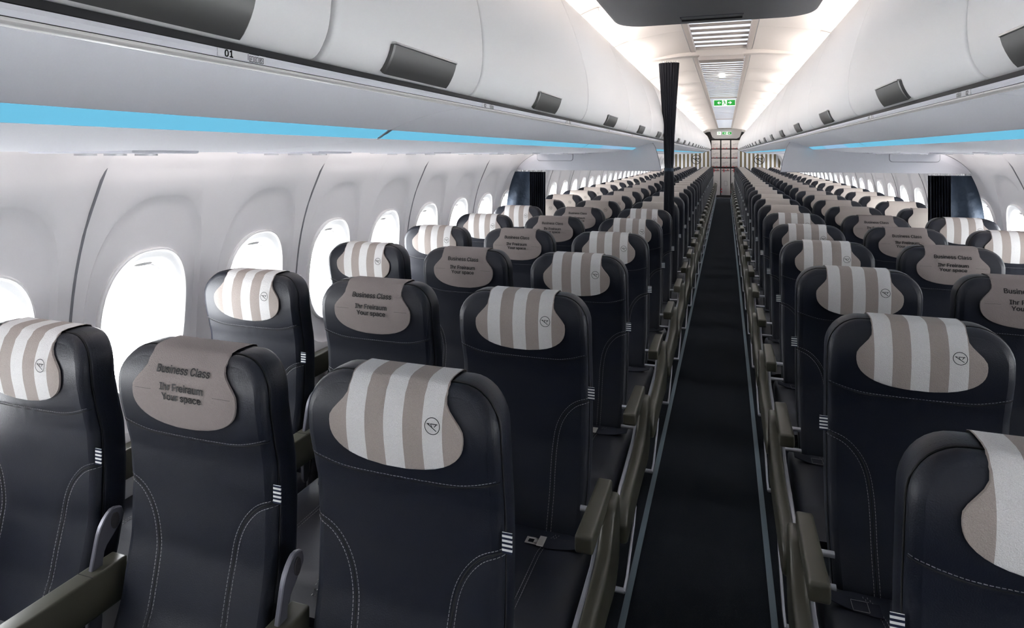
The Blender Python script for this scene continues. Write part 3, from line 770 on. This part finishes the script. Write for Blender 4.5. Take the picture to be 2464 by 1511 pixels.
def text_mb():
    out = []
    for body, wd, z in (('Business Class', .146, 1.0905), ('Ihr Freiraum', .119, 1.0545), ('Your space', .108, 1.0335)):
        mb = MB(); V, F = glyphs(body, width=wd, bold=.026, squash=1.0)
        base = z - .006
        mb.add(on_cover([(a, base + b) for a, b in V]), F); out.append(mb)
    mb = MB()
    for x0, x1 in ((-.130, -.086), (.086, .130)):
        x = x0
        while x < x1:
            mb.add(on_cover([(x, 1.0455), (x + .0017, 1.0455), (x + .0017, 1.0466), (x, 1.0466)]), [(0, 1, 2, 3)]); x += .0029
    out.append(mb); return out
def emblem_mb(xc=.083):
    V, F = emblem2d(.0150); mb = MB(); mb.add(on_cover([(a + xc, b + 1.0587) for a, b in V]), F); return mb

# mesh builders made once, shared by every seat
def shared(mb, name, m, sharp=32):
    o = mb.build(name, m, None, sharp); me = o.data; bpy.data.objects.remove(o); return me
ME = {}
for d, (a, b) in {2: (44, 56), 1: (16, 18), 0: (8, 8)}.items():
    mb, loop, nr = backrest(a, b, d > 0); ME['back', d] = shared(mb, 'backrest', 'leather', 50)
    if d == 2: LOOP, LNR = loop, nr
for d in (2, 1, 0):
    c_ = cover(26 if d == 2 else 12 if d else 6, d > 0)
    for m in ('stripe', 'taupe', 'beige', 'beige2'): ME['cover', m, d] = shared(c_, 'head_cover', m, 60)
ME['seam'] = []; ME['stitch'] = []
for L_, wd_ in ((HEAD, .0036), (LEGS[0], .0042), (LEGS[1], .0042)):
    mb = MB(); ribbon(mb, L_, wd_, S); ME['seam'].append(shared(mb, 'seam', 'groove'))
    mb = MB(); dashes(mb, L_, .0055 if L_ is HEAD else .0068, S)
    if L_ is not HEAD: dashes(mb, L_, -.0068, S)
    ME['stitch'].append(shared(mb, 'stitching', 'thread'))
# dark stitching on the side boxing
mb = MB(); pts = []
for p, q in zip(LOOP, LNR):
    if p[2] > BOT + .02: pts.append((p[0] + .0228 * q[0], yf(p[2]) + .037, p[2] + .0228 * q[1], q))
M0 = 35
pts = pts
for i in range(len(pts) - 1):
    a, b = pts[i], pts[i + 1]
    if (a[0] - b[0]) ** 2 + (a[2] - b[2]) ** 2 > .01: continue
    L_ = math.dist(a[:3], b[:3]); k = max(1, round(L_ / .009))
    for j in range(k):
        u0, u1 = j / k, (j + .6) / k; A = [a[c] + (b[c] - a[c]) * u0 for c in range(3)]; B = [a[c] + (b[c] - a[c]) * u1 for c in range(3)]
        nx, nz_ = a[3]
        mb.add([(A[0] + nx * .0007, A[1] - .0006, A[2] + nz_ * .0007), (A[0] + nx * .0007, A[1] + .0006, A[2] + nz_ * .0007), (B[0] + nx * .0007, B[1] + .0006, B[2] + nz_ * .0007), (B[0] + nx * .0007, B[1] - .0006, B[2] + nz_ * .0007)], [(0, 1, 2, 3)])
ME['side'] = shared(mb, 'side_stitching', 'dthread')
mb = MB(); pp = [(p[0] + .0205 * q[0], yf(p[2]) + .0225, p[2] + .0205 * q[1]) for p, q in zip(LOOP, LNR) if p[2] > BOT + .012]
k0 = min(range(len(pp)), key=lambda k: (pp[k][2], -pp[k][0]))
k0 = next(k for k in range(len(pp)) if math.dist(pp[k], pp[k - 1]) > .1); pp = pp[k0:] + pp[:k0]
mb.tube(pp, .0017, 6); ME['piping'] = shared(mb, 'piping', 'groove', 60)
ME['text'] = [shared(m_, 'lettering', 'print') for m_ in text_mb()]; ME['emblem'] = shared(emblem_mb(), 'emblem', 'print')
# cushion
def cushion(det):
    mb = MB(); rows = []
    ys = np.linspace(.02, -.47, 18 if det else 6)
    for y in ys:
        e = max(0, (-y - .40) / .07); top = .443 + .004 * math.sin((y + .5) * 3) - .055 * e ** 2.2; row = []; hwx = .238 - .006 * e
        bot = .335 + .02 * e
        prof = [(-hwx + .01, bot), (-hwx, bot + .02), (-hwx, top - .028), (-hwx + .007, top - .009), (-hwx + .022, top - .001), (-.16, top + .004), (-.101, top + .003), (0, top + .006), (.101, top + .003), (.16, top + .004), (hwx - .022, top - .001), (hwx - .007, top - .009), (hwx, top - .028), (hwx, bot + .02), (hwx - .01, bot)]
        rows.append([(x, y, z) for x, z in prof])
    rows.append([(x * .95, ys[-1] - .012, .375 + (z - .36) * .5) for x, y, z in rows[-1]]); rows.append([(x * .6, ys[-1] - .012, .37) for x, y, z in rows[-1]])
    mb.grid(rows, closev=True); return mb
ME['cush', 1] = shared(cushion(True), 'seat_cushion', 'leather2', 50); ME['cush', 0] = shared(cushion(False), 'seat_cushion', 'leather2', 50)
mb = MB()
def top_z(x, y): e = max(0, (-y - .40) / .07); return .443 + .004 * math.sin((y + .5) * 3) - .055 * e ** 2.2 + .0042
for s in (-1, 1):
    for off in (-.005, .005):
        y = -.05
        while y > -.45:
            x = s * (.101 + .03 * max(0, (y + .16) / .11) ** 2) + off
            mb.box((x, y, top_z(x, y) + .0004), (.0012, .0055, .0012)); y -= .0085
ME['cstitch'] = shared(mb, 'cushion_stitching', 'thread')
# armrests, shrouds (all built for an armrest on the +x side)
mb = MB(); mb.box((.268, -.175, .610), (.046, .292, .044), .009, 4)
mb.v = [(x + (x - .268) * (-.10 if y > -.1 else 0), y, z + .004 * (y + .175)) for x, y, z in mb.v]; ME['pad'] = shared(mb, 'armrest', 'olive', 50)
mb = MB(); mb.box((.2562, -.142, .5635), (.0475, .40, .097), .006, 3); ME['midpad'] = shared(mb, 'armrest', 'olive', 50)
mb = MB(); mb.box((.2562, -.03, .6118), (.047, .0015, .0012)); ME['padjoint'] = shared(mb, 'joint', 'groove')
SH = catmull([(-.035, .600), (-.115, .600), (-.150, .560), (-.215, .512), (-.35, .492), (-.50, .480), (-.60, .466), (-.650, .430), (-.655, .375), (-.61, .358), (-.45, .380), (-.25, .385), (-.12, .375), (-.04, .42), (-.02, .52), (-.035, .600)], 3)[:-1]
mb = MB(); mb.prism(SH, 'x', .2745, .3050, .010, 3)
def bulge(v):
    x, y, z = v; return (x + (.008 * math.cos((y + .30) * 3.2) if x > .285 else 0), y, z)
mb.v = [bulge(v) for v in mb.v]; ME['shroud'] = shared(mb, 'side_shroud', 'olive', 60)
mb = MB(); mb.prism([(-.10, .56), (-.16, .525), (-.22, .500), (-.36, .488), (-.52, .474), (-.60, .455), (-.62, .38), (-.3, .36), (-.10, .38)], 'x', .262, .2745, .003, 1); ME['plate'] = shared(mb, 'inner_plate', 'silver')
mb = MB(); mb.tube([(.20, -.05, .545), (.275, -.05, .545)], .0085, 8); ME['rod'] = shared(mb, 'hinge_rod', 'silver', 50)
mb = MB(); mb.tube([(.20, -.075, .478), (.275, -.075, .478)], .0075, 8); ME['rod2'] = shared(mb, 'hinge_rod', 'silver', 50)
mb = MB(); mb.tube([(.298, -.385, .375), (.300, -.395, .345), (.302, -.45, .315), (.302, -.60, .235), (.301, -.66, .225)], .0048, 8); mb.tube([(.301, -.655, .226), (.24, -.655, .226), (-.2, -.655, .226)], .0085, 8); mb.box((.292, -.39, .366), (.016, .055, .03), .004, 1)
ME['bagbar'] = shared(mb, 'luggage_bar', 'silver', 50)
mb = MB(); mb.prism(catmull([(.060, .722), (.034, .728), (.006, .700), (-.008, .65), (-.02, .58), (-.022, .45), (.008, .45), (.012, .58), (.016, .640), (.040, .668), (.064, .697), (.060, .722)], 3)[:-1], 'x', .2475, .2595, .002, 1); ME['bracket'] = shared(mb, 'hinge_bracket', 'bracket')
mb = MB(); mb.prism([(.041 + .010 * math.cos(t), .699 + .019 * math.sin(t)) for t in np.linspace(0, 2 * math.pi, 18, endpoint=False)], 'x', .244, .263, .001, 1); ME['cap'] = shared(mb, 'hinge_cap', 'cartdark')
# belt
mb = MB(); rows = []
for x, y, z in catmull([(.225, -.075, .462), (.205, -.080, .4575), (.17, -.088, .4525), (.13, -.095, .4515), (.105, -.098, .453)], 4):
    rows.append([(x, y + dy, z + dz) for dy, dz in ((-.022, 0), (-.022, .002), (.022, .004), (.022, .002))])
mb.grid(rows, closev=True); ME['belt'] = shared(mb, 'seat_belt', 'belt')
mb = MB()
for c, d in (((.098, -.098, .4575), (.020, .046, .0022)), ((.073, -.112, .4555), (.040, .006, .0022)), ((.073, -.088, .4555), (.040, .006, .0022)), ((.056, -.100, .4555), (.008, .030, .0022)), ((.083, -.100, .4555), (.014, .030, .0022))): mb.box(c, d, .0008, 1)
ME['buckle'] = shared(mb, 'buckle', 'buckle')
mb = MB()
for c, d in (((.15, -.112, .456), (.036, .001, .001)), ((.15, -.076, .458), (.036, .001, .001)), ((.132, -.094, .457), (.001, .036, .001)), ((.168, -.094, .457), (.001, .036, .001))): mb.box(c, d)
ME['beltbox'] = shared(mb, 'belt_stitching', 'thread')
# tag
mb = MB(); mb.box((.2135, .036, .843), (.020, .0022, .0385), .0004, 1); ME['tag'] = shared(mb, 'striped_tag', 'tag')
# frame
mb = MB(); mb.tube([(-.25, -.03, .325), (.25, -.03, .325)], .022, 10); mb.tube([(-.25, -.36, .315), (.25, -.36, .315)], .022, 10); ME['beam'] = shared(mb, 'frame_tubes', 'bracket', 50)
mb = MB(); mb.tube([(0, -.36, .315), (0, -.40, .12), (0, -.43, .008)], .016, 8, 1.4); mb.tube([(0, -.03, .325), (0, -.02, .15), (0, .04, .008)], .016, 8, 1.4); mb.tube([(0, -.41, .10), (0, -.02, .30)], .010, 8); mb.box((0, -.19, .007), (.035, .52, .014), .002, 1)
ME['leg'] = shared(mb, 'leg_frame', 'bracket', 50)

COLX = {'A': -1.620, 'B': -1.108, 'C': -.595, 'D': .460, 'E': .973, 'F': 1.485}
CNAME = {'A': 'left window', 'B': 'left middle', 'C': 'left aisle', 'D': 'right aisle', 'E': 'right middle', 'F': 'right window'}
YS, PITCH, NROW = 1.057, .762, 28
def part(name, me, parent, mirror=False):
    o = bpy.data.objects.new(name, me); COL.objects.link(o); o.parent = parent
    if mirror: o.scale = (-1, 1, 1)
    return o
def make_seat(col, kind, lod, logo):
    r = empty('passenger_seat', (0, 0, 0)); left = col in 'ABC'; mir = not left; aisle = col in 'CD'
    b = part('backrest', ME['back', lod], r)
    if lod == 2:
        [part('seam', m_, b) for m_ in ME['seam']]; [part('stitching', m_, b) for m_ in ME['stitch']]; part('side_stitching', ME['side'], b); part('piping', ME['piping'], b)
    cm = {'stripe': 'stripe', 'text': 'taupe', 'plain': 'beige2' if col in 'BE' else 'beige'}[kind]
    c = part('head_cover', ME['cover', cm, lod], r)
    if kind == 'text': [part('lettering', m_, c) for m_ in ME['text'][:3]]; part('dotted_line', ME['text'][3], c)
    if logo: part('emblem', ME['emblem'], c)
    part('seat_cushion', ME['cush', 1 if lod else 0], r)
    if lod == 2: part('cushion_stitching', ME['cstitch'], r)
    if aisle:
        part('armrest', ME['pad'], r, mir); part('side_shroud', ME['shroud'], r, mir); part('luggage_bar', ME['bagbar'], r, mir)
        if lod: part('inner_plate', ME['plate'], r, mir); part('hinge_rod', ME['rod'], r, mir); part('hinge_rod', ME['rod2'], r, mir)
    else:
        a = part('armrest', ME['midpad'], r, mir)
        if lod: h = part('hinge_bracket', ME['bracket'], r, mir); part('hinge_cap', ME['cap'], h); 
        if lod == 2: part('joint', ME['padjoint'], a)
    if col in 'AF' and lod:
        o = part('window_armrest', ME['midpad'], r, not mir); o.location.x = (.035 if col == 'A' else -.035)
    if lod:
        part('striped_tag', ME['tag'], r, mir)
        s_ = part('seat_belt', ME['belt'], r, mir); part('buckle', ME['buckle'], s_) if left else part('belt_stitching', ME['beltbox'], s_)
        part('frame_tubes', ME['beam'], r)
        part('leg_frame', ME['leg'], r)
    elif aisle: part('leg_frame', ME['leg'], r); part('striped_tag', ME['tag'], r, mir)
    else: part('leg_frame', ME['leg'], r)
    return r
protos = {}
for row in range(NROW):
    for col in 'ABCDEF':
        kind = ('text' if col in 'BE' else 'stripe') if row < 6 else 'plain'
        lod = 2 if row < 6 else (1 if row < 14 else 0)
        logo = kind == 'stripe' or (kind == 'plain' and col in 'AB' and row < 11)
        key = (col, kind, lod, logo)
        if key not in protos: protos[key] = r = make_seat(col, kind, lod, logo)
        else: r = copy_tree(protos[key])
        r.location = (COLX[col], YS + PITCH * row, 0)
        desc = {'stripe': 'striped head cover', 'text': 'printed taupe head cover', 'plain': 'plain beige head cover'}[kind]
        if row < 6: lab = 'navy leather seat with %s, %s column, %s row from the front' % (desc, CNAME[col], ordinal(row + 1))
        else: lab = 'navy seat with %s, %s column, %s row behind the divider' % (desc, CNAME[col], ordinal(row - 5))
        tag(r, lab, 'seat', 'seats in the %s column' % CNAME[col])
